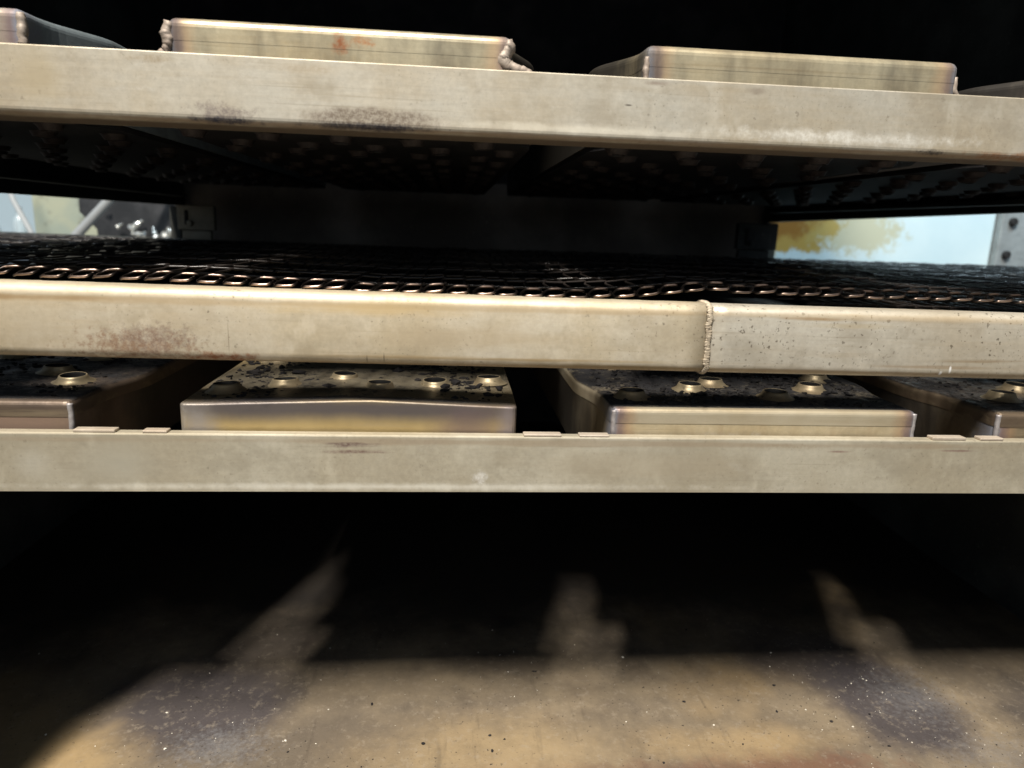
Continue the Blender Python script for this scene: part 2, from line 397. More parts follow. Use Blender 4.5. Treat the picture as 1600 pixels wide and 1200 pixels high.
ST_LO = [
    ((.10, 0, -.157), (.5, .02, .0030), (.27, .20, .13), .5, dict(breakup=18, amp=1.0, soft=.5, stretch=(.4, 1, 2), gran=False)),
    ((.15, 0, -.175), (.12, .02, .014), (.33, .28, .20), .5, dict(breakup=16, amp=.9, soft=.6, stretch=(.5, 1, 1.3))),
    ((-.075, 0, -.1595), (.022, .02, .0022), (.10, .055, .05), .9, dict(breakup=60, amp=1.5, soft=.6, stretch=(.25, 1, 3))),
    ((-.07, 0, -.1645), (.026, .02, .0022), (.12, .06, .05), .8, dict(breakup=60, amp=1.5, soft=.6, stretch=(.25, 1, 3))),
    ((-.235, 0, -.175), (.030, .02, .024), (.34, .315, .25), .8, dict(breakup=14, amp=.4, soft=.8)),
    ((-.295, 0, -.175), (.015, .02, .015), (.52, .50, .44), .3, dict(breakup=20, amp=.5, soft=.8)),
    ((.26, 0, -.158), (.05, .02, .003), (.25, .19, .12), .5, dict(breakup=60, amp=1, soft=.7)),
    ((.30, 0, -.162), (.012, .02, .0012), (.18, .10, .08), .7, dict(breakup=60, amp=.8, soft=.7)),
    ((.40, 0, -.1605), (.02, .02, .0012), (.18, .10, .08), .7, dict(breakup=60, amp=.8, soft=.7)),
    ((.022, 0, -.184), (.007, .02, .006), (.66, .64, .6), .7, dict(breakup=160, amp=1.3, soft=.7)),
    ((-.05, 0, -.192), (.3, .02, .0035), (.64, .61, .53), .7, dict(breakup=60, amp=.8, soft=.8)),
]
M_LO = oxide_steel('grey_tan_flat_steel', (.475, .435, .345), (.365, .32, .235), (.34, .29, .205), ST_LO, specks=.3, rough=.52, metal=.4, streak=.3, white=.12)
lor = thing('support_rail', 'flat grey-tan steel bar across the front of the lower boxes', 'rail')
prof = [(0, -.196), (.0035, -.196), (.0035, -.1555), (.0085, -.1552), (.0085, -.1522), (.0012, -.1522), (.0003, -.1527), (0, -.1535)]
put('bar', MB().sweep_x(prof, lin(-.555, .70, 90), .0005, 11).mesh('bar', M_LO), lor)
M_TAB = oxide_steel('pale_ground_edge', (.60, .52, .43), (.52, .43, .34), TAN3, metal=.4)
for a, b, h in ((-.2655, -.237, .0022), (-.2185, -.2015, .0019), (.0545, .083, .0018), (.0965, .1195, .0016), (.377, .405, .0024), (.417, .4365, .0022)):
    put('lip_tab', MB().bbox(a, b, .0005, .0082, -.1522, -.1522+h, .0006).mesh('lip_tab', M_TAB), lor)

# ================================================================ CONVEYOR FRAME
def zrail(x): return -.0064*(x-.065)
ST_MID = [
    ((.07, 0, -.0995), (.8, .02, .0022), (.30, .21, .11), .6, dict(breakup=22, amp=.9, soft=.5, stretch=(.5, 1, 2))),
    ((.02, 0, -.0575), (.8, .02, .0030), (.36, .26, .14), .5, dict(breakup=16, amp=1.0, soft=.5, stretch=(.4, 1, 2), gran=False)),
    ((.0, 0, -.078), (.10, .02, .012), (.40, .32, .21), .5, dict(breakup=20, amp=.9, soft=.6, stretch=(.5, 1, 1.5))),
    ((-.215, 0, -.089), (.045, .02, .013), (.20, .10, .05), .75, dict(breakup=170, amp=1.5, soft=.5)),
    ((-.16, 0, -.0965), (.030, .02, .004), (.26, .085, .025), .9, dict(breakup=110, amp=1.2, soft=.5)),
    ((-.205, 0, -.083), (.03, .02, .01), (.16, .11, .09), .5, dict(breakup=190, amp=1.6, soft=.4)),
    ((-.31, 0, -.057), (.09, .02, .0028), (.25, .16, .07), .7, dict(breakup=45, amp=.9, soft=.7, stretch=(.3, 1, 2))),
    ((-.06, 0, -.060), (.09, .02, .006), (.48, .36, .19), .75, dict(breakup=40, amp=.8, soft=.8, stretch=(.4, 1, 1.5))),
    ((.05, 0, -.094), (.13, .02, .002), (.30, .21, .10), .8, dict(breakup=30, amp=1.3, soft=.7, stretch=(.2, 1, 4), gran=False)),
    ((.10, 0, -.0985), (.10, .02, .002), (.33, .24, .12), .7, dict(breakup=30, amp=1.3, soft=.7, stretch=(.2, 1, 4), gran=False)),
    ((.27, 0, -.0595), (.03, .02, .0022), (.27, .17, .07), .75, dict(breakup=34, amp=1.3, soft=.7, stretch=(.2, 1, 4), gran=False)),
    ((.30, 0, -.064), (.05, .02, .003), (.40, .33, .22), .6, dict(breakup=50, amp=.9, soft=.7, stretch=(.3, 1, 2))),
    ((.40, 0, -.089), (.05, .02, .002), (.26, .19, .11), .75, dict(breakup=30, amp=1.3, soft=.7, stretch=(.2, 1, 4), gran=False)),
    ((.36, 0, -.094), (.06, .02, .0018), (.28, .20, .12), .6, dict(breakup=30, amp=1.3, soft=.7, stretch=(.2, 1, 4), gran=False)),
    ((.3745, 0, -.0985), (.0016, .02, .0022), (.80, .79, .76), .95, dict(breakup=120, amp=.6, soft=.4)),
    ((.3815, 0, -.0955), (.0011, .02, .0034), (.80, .79, .76), .95, dict(breakup=120, amp=.6, soft=.4)),
    ((-.06, 0, -.0955), (.0006, .02, .0035), (.10, .08, .05), .7, dict(breakup=100, amp=.4, soft=.5)),
    ((-.048, 0, -.0945), (.0006, .02, .0038), (.10, .08, .05), .7, dict(breakup=100, amp=.4, soft=.5)),
    ((-.155, 0, -.082), (.0004, .02, .014), (.14, .10, .06), .5, dict(breakup=100, amp=.4, soft=.5)),
]
M_MID = oxide_steel('cream_tube_steel', (.575, .515, .41), (.46, .385, .265), (.45, .35, .215), ST_MID, specks=.6, rough=.56, metal=.4, streak=.4, grain=(3, 30, 40), white=.2)
M_MID2 = oxide_steel('pale_tube_steel', (.55, .505, .42), (.45, .395, .305), (.42, .34, .235), ST_MID, specks=.9, rough=.50, metal=.45, streak=.4, off=(5, 2, 1), white=.3)
M_WELD = oxide_steel('weld_metal', (.50, .44, .34), (.40, .33, .24), (.25, .18, .12), metal=.3, rough=.62, specks=.5)
fr = thing('tube_conveyor', 'rounded cream steel tube frame with a welded joint, under the mesh belt', 'conveyor frame')
def rail_mesh(x0, x1, y0, y1, dy, mat, seed):
    m = MB().sweep_x(rrect(y0+dy, y1+dy, -.101, -.050, .0075), lin(x0, x1, 70), .0007, seed)
    m.v = [(x, y, z+zrail(x)) for x, y, z in m.v]
    me = m.mesh('front_rail', mat, True); return me
put('front_rail', rail_mesh(-1.05, .1875, 0, .028, 0, M_MID, 21), fr)
put('front_rail', rail_mesh(.1885, 1.2, 0, .028, .0007, M_MID2, 33), fr)
wb = MB(); rr = rrect(-.0004, .0284, -.1013, -.0497, .0077, 8)
# closely spaced ripples down the joint
def along(poly, step):
    out = []; n = len(poly)
    for i in range(n):
        a = Vector(poly[i]); b = Vector(poly[(i+1) % n]); L = (b-a).length; q = max(1, int(L/step))
        out += [a+(b-a)*j/q for j in range(q)]
    return out
for q in along(rr, .0010):
    x = .188+.0009*mnoise.noise(Vector((q.x*90, q.y*160, 1)))*1.8+.05*(q.y+.05)*-.1
    wb.lump((x+random.gauss(0, .0002), q.x, q.y+zrail(.188)), .0017*(1+.14*random.uniform(-1, 1)), 2, .22, (1.35, .50, .9))
put('weld_bead', wb.mesh('weld_bead', M_WELD, True), fr)
put('rear_rail', rail_mesh(-1.05, 1.2, .985, 1.012, 0, M_SIDE, 5), fr)
for sx in (-1.04, 1.19):
    put('end_rail', MB().bbox(sx-.014, sx+.014, .0285, .9845, -.100, -.060, .004).mesh('end_rail', M_MID2), fr, (0, 0, zrail(sx)))
put('frame_leg', MB().bbox(-1.045, -1.015, .002, .026, -OZ/S+.01, -.094, .003).mesh('frame_leg', M_MID2), fr)
put('frame_leg', MB().bbox(1.16, 1.19, .002, .026, -OZ/S+.01, -.109, .003).mesh('frame_leg', M_MID2), fr)

# ================================================================ MESH BELT
k = NT('scorched_belt_wire')
n1 = k.noise(60, 4, .6)
oi = k.n.new('ShaderNodeObjectInfo')
cw = k.mix(k.mr(n1, .35, .7), (.50, .37, .30), (.20, .14, .115))
cw = k.mix(k.ma('MULTIPLY', oi.outputs['Random'], .8), cw, (.10, .075, .06))
# wire is bare and scuffed at the rim, shade further in painted black
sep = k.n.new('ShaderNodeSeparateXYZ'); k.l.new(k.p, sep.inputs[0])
depth_shade = k.mr(k.ma('ADD', sep.outputs['Y'], k.ma('MULTIPLY', k.noise(30, 4), .03)), .03, .075)
cw = k.mix(depth_shade, cw, (.016, .015, .015))
glint = k.ma('MAXIMUM', k.ellipse((.0105, 0, -.0016), (.0064, .0030, .004), 1, breakup=200, amp=.25, soft=.2), k.ellipse((.0122, .015, .0023), (.0056, .0030, .004), 1, breakup=200, amp=.25, soft=.2))
cw = k.mix(glint, (.030, .024, .021), cw)                    # bars kept bright: their lamp glints are painted into the colour
M_WIRE = k.finish(cw, k.ma('ADD', k.ma('MULTIPLY', n1, .2), .2), k.mr(depth_shade, 0, 1, .92, .1), n1, .3, .0006)
PITCH = .0178
def wire_path():
    # rim bar + small hook, then a short raised bar, then the zigzag across the belt
    p = [(.0182, .0060, .0006), (.0184, .0030, .0002), (.0170, .0006, -.0008), (.0152, 0, -.0014), (.0105, -.0002, -.0017), (.0058, -.0002, -.0015), (.0036, .0012, -.0022), (.0020, .0050, -.0022),
         (.0024, .0100, -.0006), (.0050, .0135, .0010), (.0072, .0146, .0020), (.0095, .0150, .0023), (.0150, .0150, .0023), (.0172, .0156, .0019), (.0184, .0185, .0010), (.0186, .0300, .0)]
    lo, hi = -.0035, .0172
    cur = .0186; seg = [.058, .100, .160, .225, .295, .37, .45, .53, .61, .69, .77, .85, .93]
    for i, y in enumerate(seg):
        nx = lo if i % 2 == 0 else hi; s = 1 if nx > cur else -1; zz = .0014 if i % 2 else -.0004
        p += [(cur, y-.004, 0), (cur+s*.0012, y-.0008, zz), (cur+s*.0035, y, zz), (nx-s*.0035, y, zz), (nx-s*.0010, y+.0010, zz), (nx, y+.0045, 0)]
        cur = nx
    return p + [(cur, .966, 0)]
wire_me = MB().tube(wire_path(), .00102, 6).mesh('wire_link', M_WIRE, True)
belt = thing('conveyor_belt', 'blackened open wire mesh belt lying over the cream steel tube', 'belt')
ZP = [(-1.1, -.046), (-.45, -.0445), (-.31, -.0441), (-.18, -.0448), (-.05, -.0487), (.09, -.0494), (.14, -.0478), (.175, -.0435), (.2, -.0402), (.216, -.0420), (.29, -.0432), (.45, -.0443), (1.3, -.047)]
def zbelt(x):
    for (a, za), (b, zb) in zip(ZP, ZP[1:]):
        if a <= x <= b: return za+(zb-za)*(x-a)/(b-a)
    return -.046
i = 0; x = -1.02
while x < 1.17:
    z = zbelt(x+.009)+.0014; sl_ = (zbelt(x+.018)-zbelt(x))/.018
    jx = random.uniform(-.0012, .0012); jy = random.uniform(-.0012, .0012)
    put('wire_link', wire_me, belt, (x+jx, .019+jy, z), (math.atan((-.0475-z)/.96)+random.uniform(-.0012, .0012), -math.atan(sl_)-random.uniform(-.03, .10), random.uniform(-.003, .003)))
    x += PITCH; i += 1
x = .33
while x < 1.17:
    put('wire_link', wire_me, belt, (x+random.uniform(-.001, .001), .034+random.uniform(-.001, .001), -.0610+zrail(x)*.5), (0, -random.uniform(0, .06), 0))
    x += PITCH*1.02

# ================================================================ JET FINGERS
def plan(w, dlt=.022, depth=.96, sn=.058, ch=.10, rc=.006):
    h = w/2; H = h+dlt
    pts = [(-h, 0), (h, 0), (h+.001, sn), (H, ch), (H, depth), (-H, depth), (-H, ch), (-h-.001, sn)]
    q = round_poly(pts, [rc, rc, .012, .012, .004, .004, .012, .012], 4)
    a, b = q[4], q[5]                                       # subdivide the front edge
    return q[:5] + [(a[0]+(b[0]-a[0])*i/16, a[1]+.0004*mnoise.noise(Vector((i*.4, w*99, 1)))) for i in range(1, 16)] + q[5:]
PURPLE, BLUE, ORANGE, BROWN, ASH = (.15, .105, .11), (.20, .215, .26), (.36, .22, .12), (.17, .12, .085), (.42, .40, .37)
def corner_tints(h, z, strong=1.0, sides=(-1, 1)):
    out = []
    for s in sides:
        out += [((s*(h-.010), 0, z), (.011, .03, .05), ORANGE, .55*strong, dict(breakup=40, amp=.4, soft=.6)),
                ((s*(h-.005), 0, z), (.008, .03, .05), PURPLE, .8*strong, dict(breakup=60, amp=.5, soft=.6)),
                ((s*(h-.001), 0, z), (.0045, .03, .05), BLUE, .85*strong, dict(breakup=80, amp=.6, soft=.6))]
    return out
def lid_mat(name, sootiness, c1, c2, extra=(), off=(0, 0, 0)):
    """top sheet: tan at the front lip, crusted black carbon further back"""
    k = NT(name)
    col = k.mix(k.mr(k.noise(14, 6, .6, off=off), .35, .68), c1, c2)
    col = k.mix(k.mr(k.noise(2.5, 5, .6, stretch=(3, 30, 60), off=off), .5, .75, 0, .4), col, TAN3)
    for s in extra: col = k.mix(k.ellipse(s[0], s[1], s[3], **(s[4] if len(s) > 4 else {})), col, s[2])
    sx = k.n.new('ShaderNodeSeparateXYZ'); k.l.new(k.p, sx.inputs[0])
    up = k.mr(sx.outputs['Z'], -.0016, -.0003)             # only on the flat top
    veil = k.ma('MULTIPLY', k.mr(k.noise(11, 6, .7, off=(off[0], 8, 1)), .34, .56, 0, .85 if sootiness > .6 else .35), k.ma('MULTIPLY', up, k.mr(sx.outputs['Y'], .003, .012)))
    col = k.mix(veil, col, (.055, .047, .042))
    n = k.ma('ADD', k.ma('MULTIPLY', k.noise(24, 8, .75, off=(off[0], 3, 3)), .60), k.ma('MULTIPLY', k.noise(150, 6, .8), .50))
    crust = k.ma('MULTIPLY', k.ma('MULTIPLY', k.mr(n, .70-.3*sootiness, .84-.3*sootiness), up), k.mr(sx.outputs['Y'], .003, .008))
    col = k.mix(crust, col, (.014, .013, .015))
    rough = k.ma('ADD', k.ma('MULTIPLY', crust, .4), .42)
    h = k.ma('ADD', k.ma('MULTIPLY', crust, k.noise(130, 6, .8)), k.ma('MULTIPLY', k.noise(60, 4), .15))
    return k.finish(col, rough, k.ma('SUBTRACT', .5, k.ma('MULTIPLY', crust, .5)), h, .7, .003)
M_NOZ = oxide_steel('brassy_nozzle', (.42, .345, .22), (.29, .225, .14), (.2, .14, .08), metal=.6, rough=.45, specks=.8)
M_HOLE = sooty('nozzle_throat', (.006, .006, .006), (.012, .011, .011))
nz_out = MB().lathe([(.0150, -.0004), (.0128, .0008), (.0108, .0026), (.0098, .0050), (.0093, .0064), (.0088, .0068), (.0084, .0065)], 22, cap0=False, cap1=False).mesh('nozzle', M_NOZ, True)
nz_in = MB().lathe([(.0084, .0065), (.0081, .0050), (.0080, .0016), (.0040, .0010)], 22, cap0=False).mesh('throat', M_HOLE)
def nozzle(parent, x, y, z, s=1.0, flip=False):
    o = put('nozzle', nz_out, parent, (x, y, z), (R(180) if flip else random.uniform(-.05, .05), random.uniform(-.06, .06), random.uniform(0, 6)))
    o.scale = (s*1.08, s*1.08, s*random.uniform(.8, 1.0))
    put('throat', nz_in, o)
M_CRUMB = sooty('carbon_crumb', (.012, .011, .012), (.03, .026, .024), .85, 60)
def crumbs(n, h, y0, y1, zt, seed, dens):
    random.seed(seed); m = MB()
    cl = [(random.uniform(-h*.9, h*.9), random.uniform(y0, y1)) for _ in range(max(4, n//14))]
    for i in range(n):
        if random.random() < .75:
            c = random.choice(cl); x = c[0]+random.gauss(0, .012); y = c[1]+random.gauss(0, .008)
        else: x = random.uniform(-h*.95, h*.95); y = random.uniform(y0, y1)
        if abs(x) > h*.97 or y < .012 or y > y1: continue
        r = abs(random.gauss(0, .0008))+.0004
        if random.random() < .04: r *= 2.0
        m.lump((x, y, zt+r*.35), r*dens, 1, .6, (random.uniform(.8, 1.9), random.uniform(.7, 1.4), random.uniform(.45, .85)), 2.2)
    return m

CX = [-.394, -.0735, .2465, .560]
def lower_finger(ci, w, label, matlid, matpan, nozz, bump, ncr, tints_weld, grp='lower jet fingers', sk=.0118, rl=.0045):
    h = w/2
    t = thing('jet_finger', label, 'jet finger', (CX[ci], .012, -.1325), group=grp)
    pl = plan(w, .012 if ci != 1 else .001); zt = 0.0
    lev = [(pl, -sk)]
    r = rl
    for i in range(6):
        a = R(90*i/5); lev.append((inset(pl, r*(1-math.cos(a))), zt-r+r*math.sin(a)))
    v, f = loft(lev)
    if bump:
        v = [(x, y, z + bump*max(0, 1-abs(x-.012)/(h*1.0))*max(0, 1-y/.05) - .0008) for x, y, z in v]
    put('lid', mesh_of('lid', v, f, matlid, False), t)
    pi = inset(pl, .00035)
    put('pan', mesh_of('pan', *loft([(pi, -.060), (pi, -sk+.001)]), matpan), t)
    for (x, y) in nozz: nozzle(t, x-CX[ci], y-.012, zt+.0002)
    c = put('carbon_crust', crumbs(ncr, h, .014, .20, zt, 40+ci, 1.15).mesh('carbon_crust', M_CRUMB), t); c['kind'] = 'stuff'
    if tints_weld:
        for s in tints_weld:
            m = MB(); path = []
            for q in range(40):
                a = q/39
                path.append((s*(h-.0021+.0004*mnoise.noise(Vector((a*9, s+ci, 2)))), .0022+.0004*mnoise.noise(Vector((a*11, s, 7+ci))), -.002-.050*a))
            m.tube(path, .0021, 10)
            put('weld_bead', m.mesh('weld_bead', M_FWELD, True), t)
    return t
M_FWELD = oxide_steel('blued_corner_weld', (.36, .34, .33), (.27, .245, .25), (.17, .13, .125), metal=.4, rough=.55, specks=.3)

def grid_noz(cx, seed, first, rows, skip_front=True):
    random.seed(seed); out = list(first)
    for j in range(rows):
        y = .175+.05*j
        for i in range(3):
            out.append((cx-.08+.08*i+(.03 if j % 2 else -.01), y))
    return out
h2 = .1235
LID1 = lid_mat('sooty_lid_brown', .74, (.15, .11, .08), (.10, .074, .056), off=(7, 1, 0))
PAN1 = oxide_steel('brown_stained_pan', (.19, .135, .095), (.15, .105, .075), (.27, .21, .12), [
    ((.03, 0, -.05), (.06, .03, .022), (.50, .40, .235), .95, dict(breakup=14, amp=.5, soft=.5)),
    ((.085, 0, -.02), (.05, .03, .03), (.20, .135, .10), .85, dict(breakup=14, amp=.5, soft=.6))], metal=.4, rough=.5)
LID2 = lid_mat('crusted_lid', .50, (.44, .33, .155), (.36, .265, .12), [
    ((0, 0, -.003), (.3, .03, .012), (.105, .09, .09), .95, dict(breakup=10, amp=.35, soft=.6)),
    ((.085, 0, -.018), (.035, .01, .025), PURPLE, .7, dict(breakup=14, amp=.5, soft=.7)),
    ((.118, 0, -.03), (.012, .01, .05), (.24, .20, .20), .9, dict(breakup=40, amp=.4, soft=.6)),
    ((-.110, 0, -.02), (.018, .01, .03), (.30, .275, .26), .8, dict(breakup=30, amp=.5, soft=.6)),
    ((-.122, 0, -.03), (.006, .01, .04), ASH, .6, dict(breakup=90, amp=1.0, soft=.6)),
    ((0, .09, .002), (.4, .085, .006), (.33, .285, .205), .9, dict(breakup=30, amp=.2, soft=.4)),
    ((-.05, .05, 0), (.09, .045, .01), (.03, .027, .027), .75, dict(breakup=30, amp=1.0, soft=.5)),
    ((0, .0105, .001), (.14, .0085, .004), (.05, .05, .06), .9, dict(breakup=26, amp=.3, soft=.4))], off=(1, 2, 0))
PAN2 = oxide_steel('golden_heat_tinted_pan', (.47, .385, .235), (.40, .32, .185), (.50, .43, .30), [
    ((0, 0, -.010), (.25, .03, .006), (.20, .16, .15), .8, dict(breakup=12, amp=.4, soft=.8)),
    ((.085, 0, -.018), (.035, .03, .025), PURPLE, .8, dict(breakup=14, amp=.5, soft=.7)),
    ((.118, 0, -.03), (.014, .03, .05), (.24, .20, .20), .9, dict(breakup=40, amp=.4, soft=.6)),
    ((-.110, 0, -.02), (.022, .03, .03), (.27, .245, .24), .9, dict(breakup=30, amp=.5, soft=.6)),
    ((-.122, 0, -.03), (.006, .03, .04), ASH, .6, dict(breakup=90, amp=1.0, soft=.6))], metal=.6, rough=.38)
LID3 = lid_mat('black_crusted_lid', .95, (.47, .405, .29), (.40, .33, .22), [
    ((-.115, .035, 0), (.03, .05, .03), (.36, .29, .20), .9, dict(breakup=30, amp=.5, soft=.5)),
    ((0, .016, 0), (.2, .007, .004), (.02, .02, .022), .9, dict(breakup=30, amp=.4, soft=.5))] + corner_tints(h2, -.02, 1.0), off=(4, 6, 0))
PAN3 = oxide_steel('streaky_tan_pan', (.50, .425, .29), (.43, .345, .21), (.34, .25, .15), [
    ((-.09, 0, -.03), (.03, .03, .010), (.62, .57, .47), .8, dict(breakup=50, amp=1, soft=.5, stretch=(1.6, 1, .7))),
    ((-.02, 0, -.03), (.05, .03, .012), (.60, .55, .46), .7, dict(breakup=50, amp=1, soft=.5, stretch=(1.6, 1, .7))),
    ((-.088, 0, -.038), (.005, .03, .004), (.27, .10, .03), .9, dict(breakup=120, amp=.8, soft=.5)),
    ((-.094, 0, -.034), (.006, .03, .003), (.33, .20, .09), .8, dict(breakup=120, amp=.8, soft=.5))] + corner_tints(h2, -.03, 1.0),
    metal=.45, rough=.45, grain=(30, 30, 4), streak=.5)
LID4 = lid_mat('sooty_lid_dark', .66, (.19, .145, .095), (.125, .09, .062), off=(2, 9, 0))
PAN4 = oxide_steel('brown_tan_pan', (.26, .21, .135), (.21, .165, .105), BROWN, corner_tints(.122, -.03, 1.0), metal=.45)

N1 = grid_noz(CX[0], 1, [(-.30, .075), (-.36, .05), (-.33, .11)], 3)
N2 = grid_noz(CX[1], 2, [(-.1745, .052), (-.1345, .073), (-.0905, .098), (-.0575, .064), (-.0135, .079), (.0325, .094)], 3)
N3 = grid_noz(CX[2], 3, [(.1475, .051), (.232, .101), (.2055, .078), (.2715, .056), (.3165, .084), (.345, .13)], 3)
N4 = grid_noz(CX[3], 4, [(.480, .062), (.524, .098), (.55, .06)], 3)
lower_finger(0, .247, 'brown-stained lower steel box cut off by the left edge of the picture', LID1, PAN1, N1, 0, 500, (1,))
lower_finger(1, .247, 'golden lower steel box with bent front lip and crumb-strewn top', LID2, PAN2, N2, .0046, 1500, (), sk=.048, rl=.0017)
lower_finger(2, .247, 'streaky tan lower steel box with rust spot and black crusted top', LID3, PAN3, N3, 0, 900, (-1, 1))
lower_finger(3, .244, 'dark brown lower steel box cut off by the right edge of the picture', LID4, PAN4, N4, 0, 350, (-1,))

# upper fingers, jets facing down
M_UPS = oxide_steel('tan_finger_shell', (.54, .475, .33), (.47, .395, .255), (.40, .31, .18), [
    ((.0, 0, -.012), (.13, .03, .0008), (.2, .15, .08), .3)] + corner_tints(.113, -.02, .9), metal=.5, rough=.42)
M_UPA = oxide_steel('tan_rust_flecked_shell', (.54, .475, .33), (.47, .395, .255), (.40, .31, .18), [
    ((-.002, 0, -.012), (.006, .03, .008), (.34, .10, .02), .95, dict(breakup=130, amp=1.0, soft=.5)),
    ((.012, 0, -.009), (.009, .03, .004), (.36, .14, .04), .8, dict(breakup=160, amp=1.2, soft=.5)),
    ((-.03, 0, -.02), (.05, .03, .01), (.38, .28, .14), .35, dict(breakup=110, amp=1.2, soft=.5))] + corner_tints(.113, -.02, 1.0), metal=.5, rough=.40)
M_UPL = oxide_steel('blue_lit_finger_sheet', (.30, .35, .37), (.22, .26, .275), (.14, .15, .15), corner_tints(.113, -.02, 1.0), metal=.5, rough=.4)  # cold light from the side opening painted in as blue-grey
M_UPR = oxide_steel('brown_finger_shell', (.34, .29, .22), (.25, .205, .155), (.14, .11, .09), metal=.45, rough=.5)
M_UND = sooty('scorched_jet_plate', (.008, .0075, .008), (.02, .017, .017), .7, 30)
M_LIP = sooty('scorched_jet_lip', (.012, .010, .010), (.055, .042, .038), .5, 40)
jet_me = MB().lathe([(.0145, .0005), (.0120, -.0015), (.0100, -.0052), (.0088, -.0056), (.0084, -.0040), (.0082, -.0008)], 14, cap0=False, cap1=False).mesh('jet_lip', M_LIP, True)
jet_in = MB().lathe([(.0083, -.0008), (.003, -.0007)], 14).mesh('throat', M_HOLE)
UX = [-.390, -.075, .2445, .560]
def upper_finger(ci, w, label, mat, feet):
    t = thing('jet_finger', label, 'jet finger', (UX[ci], .012, .1255), group='upper jet fingers')
    pl = plan(w, .024, .96, .03, .075, .007); r = .006; lev = [(pl, -.0145)]
    for i in range(6):
        a = R(90*i/5); lev.append((inset(pl, r*(1-math.cos(a))), -r+r*math.sin(a)))
    put('lid', mesh_of('lid', *loft(lev), mat), t)
    pi = inset(pl, .00012)
    put('pan', mesh_of('pan', *loft([(pi, -.060), (pi, -.0135)]), mat), t)
    put('jet_plate', mesh_of('jet_plate', *loft([(inset(pl, .0018), -.0645), (inset(pl, .0018), -.0602)]), M_UND), t)
    H = w/2+.02
    for j in range(16):
        for i in range(5):
            y = .052+.054*j; xx = -H+.026+(2*H-.052)*i/4+(.010 if j % 2 else -.010)
            if y > .94: continue
            o = put('jet_lip', jet_me, t, (xx, y, -.0646), (random.uniform(-.08, .08), random.uniform(-.08, .08), 0))
            o.scale = (.74, .74, .8); put('throat', jet_in, o)
    if feet:
        for path in feet:
            m = MB(); P = [(w/2*p[0], .0025, p[1], p[2]) for p in path]; full = []
            for (p, q) in zip(P, P[1:]):
                for i in range(8): full.append([p[j]+(q[j]-p[j])*i/8 for j in range(4)])
            full.append(list(P[-1]))
            m.tube([f[:3] for f in full], 1.0, 10)
            vs = []
            for i, f in enumerate(full):
                for kk in range(10):
                    v = Vector(m.v[i*10+kk]); c = Vector(f[:3]); n_ = v-c
                    rr_ = f[3]*(1+.35*mnoise.noise(c*260+n_*1.5)+.18*mnoise.noise(c*900+n_*3))
                    vs.append(tuple(c+n_*rr_))
            m.v = vs
            put('weld_bead', m.mesh('weld_bead', M_FWELD2, True), t)
M_FWELD2 = oxide_steel('scorched_weld_lump', (.40, .34, .28), (.25, .20, .17), (.2, .12, .08), metal=.3, rough=.6, specks=.4)
endA = [[(-.985, -.003, .0028), (-1.0, -.010, .0040), (-.992, -.017, .0036), (-1.01, -.0215, .0030), (-1.06, -.0232, .0018), (-1.10, -.0238, .001)],
        [(.975, -.0025, .0030), (.985, -.007, .0036), (.955, -.012, .0040), (.94, -.016, .0042), (.975, -.0195, .0044), (1.05, -.0212, .0034), (1.10, -.0225, .0030), (1.125, -.025, .002)]]
upper_finger(0, .228, 'upper steel box tinted by painted-in cold light, cut off at the top left corner', M_UPL, [[(.985, -.003, .0026), (.99, -.012, .0032), (.985, -.022, .003)]])
upper_finger(1, .226, 'tan upper steel box with rust fleck and lumpy welded ends', M_UPA, endA)
upper_finger(2, .229, 'plain tan upper steel box, right of the rust-flecked one', M_UPS, [[(-.985, -.008, .0016), (-.99, -.016, .0024), (-.985, -.024, .0024)], [(.99, -.010, .0014), (.99, -.019, .0020), (1.02, -.0232, .0018), (1.07, -.0242, .001)]])
upper_finger(3, .228, 'dark brown upper steel box cut off by the right edge of the picture', M_UPR, [])

# ================================================================ FLOOR DEBRIS
random.seed(99)
k = NT('pale_crumb'); M_PALE = k.finish((.62, .57, .48), .8)
def debris(name, n, spots, rmin, rmax, mat, label):
    m = MB()
    for i in range(n):
        if random.random() < .7:
            c = random.choice(spots); x = random.gauss(c[0], c[2]); y = random.gauss(c[1], c[3])
        else: x = random.uniform(-.45, .68); y = random.uniform(-.15, .26)
        if not (-.55 < x < .7 and -.28 < y < .9): continue
        r = rmin+(rmax-rmin)*random.random()**5
        z = ZF+.004*mnoise.noise(Vector((x*4, y*4, 3)))
        m.lump((x, y, z+r*.4), r, 1, .5, (random.uniform(.7, 1.6), random.uniform(.7, 1.4), .7), 2)
    o = put(name, m.mesh(name, mat), None); o['kind'] = 'stuff'; o['label'] = label; o['category'] = 'crumbs'
debris("pale_crumbs", 300, [(-.21, .07, .06, .035), (.44, .08, .05, .04), (.40, .13, .05, .04), (.06, .13, .07, .04), (.5, .03, .06, .03)], .00025, .0010, M_PALE, 'pale salt-like crumbs scattered over the oven floor')
debris("charred_crumbs", 130, [(.1, .08, .25, .06), (.45, .06, .1, .05), (-.2, .05, .1, .05)], .0004, .0016, M_CRUMB, 'charred black crumbs scattered over the oven floor')

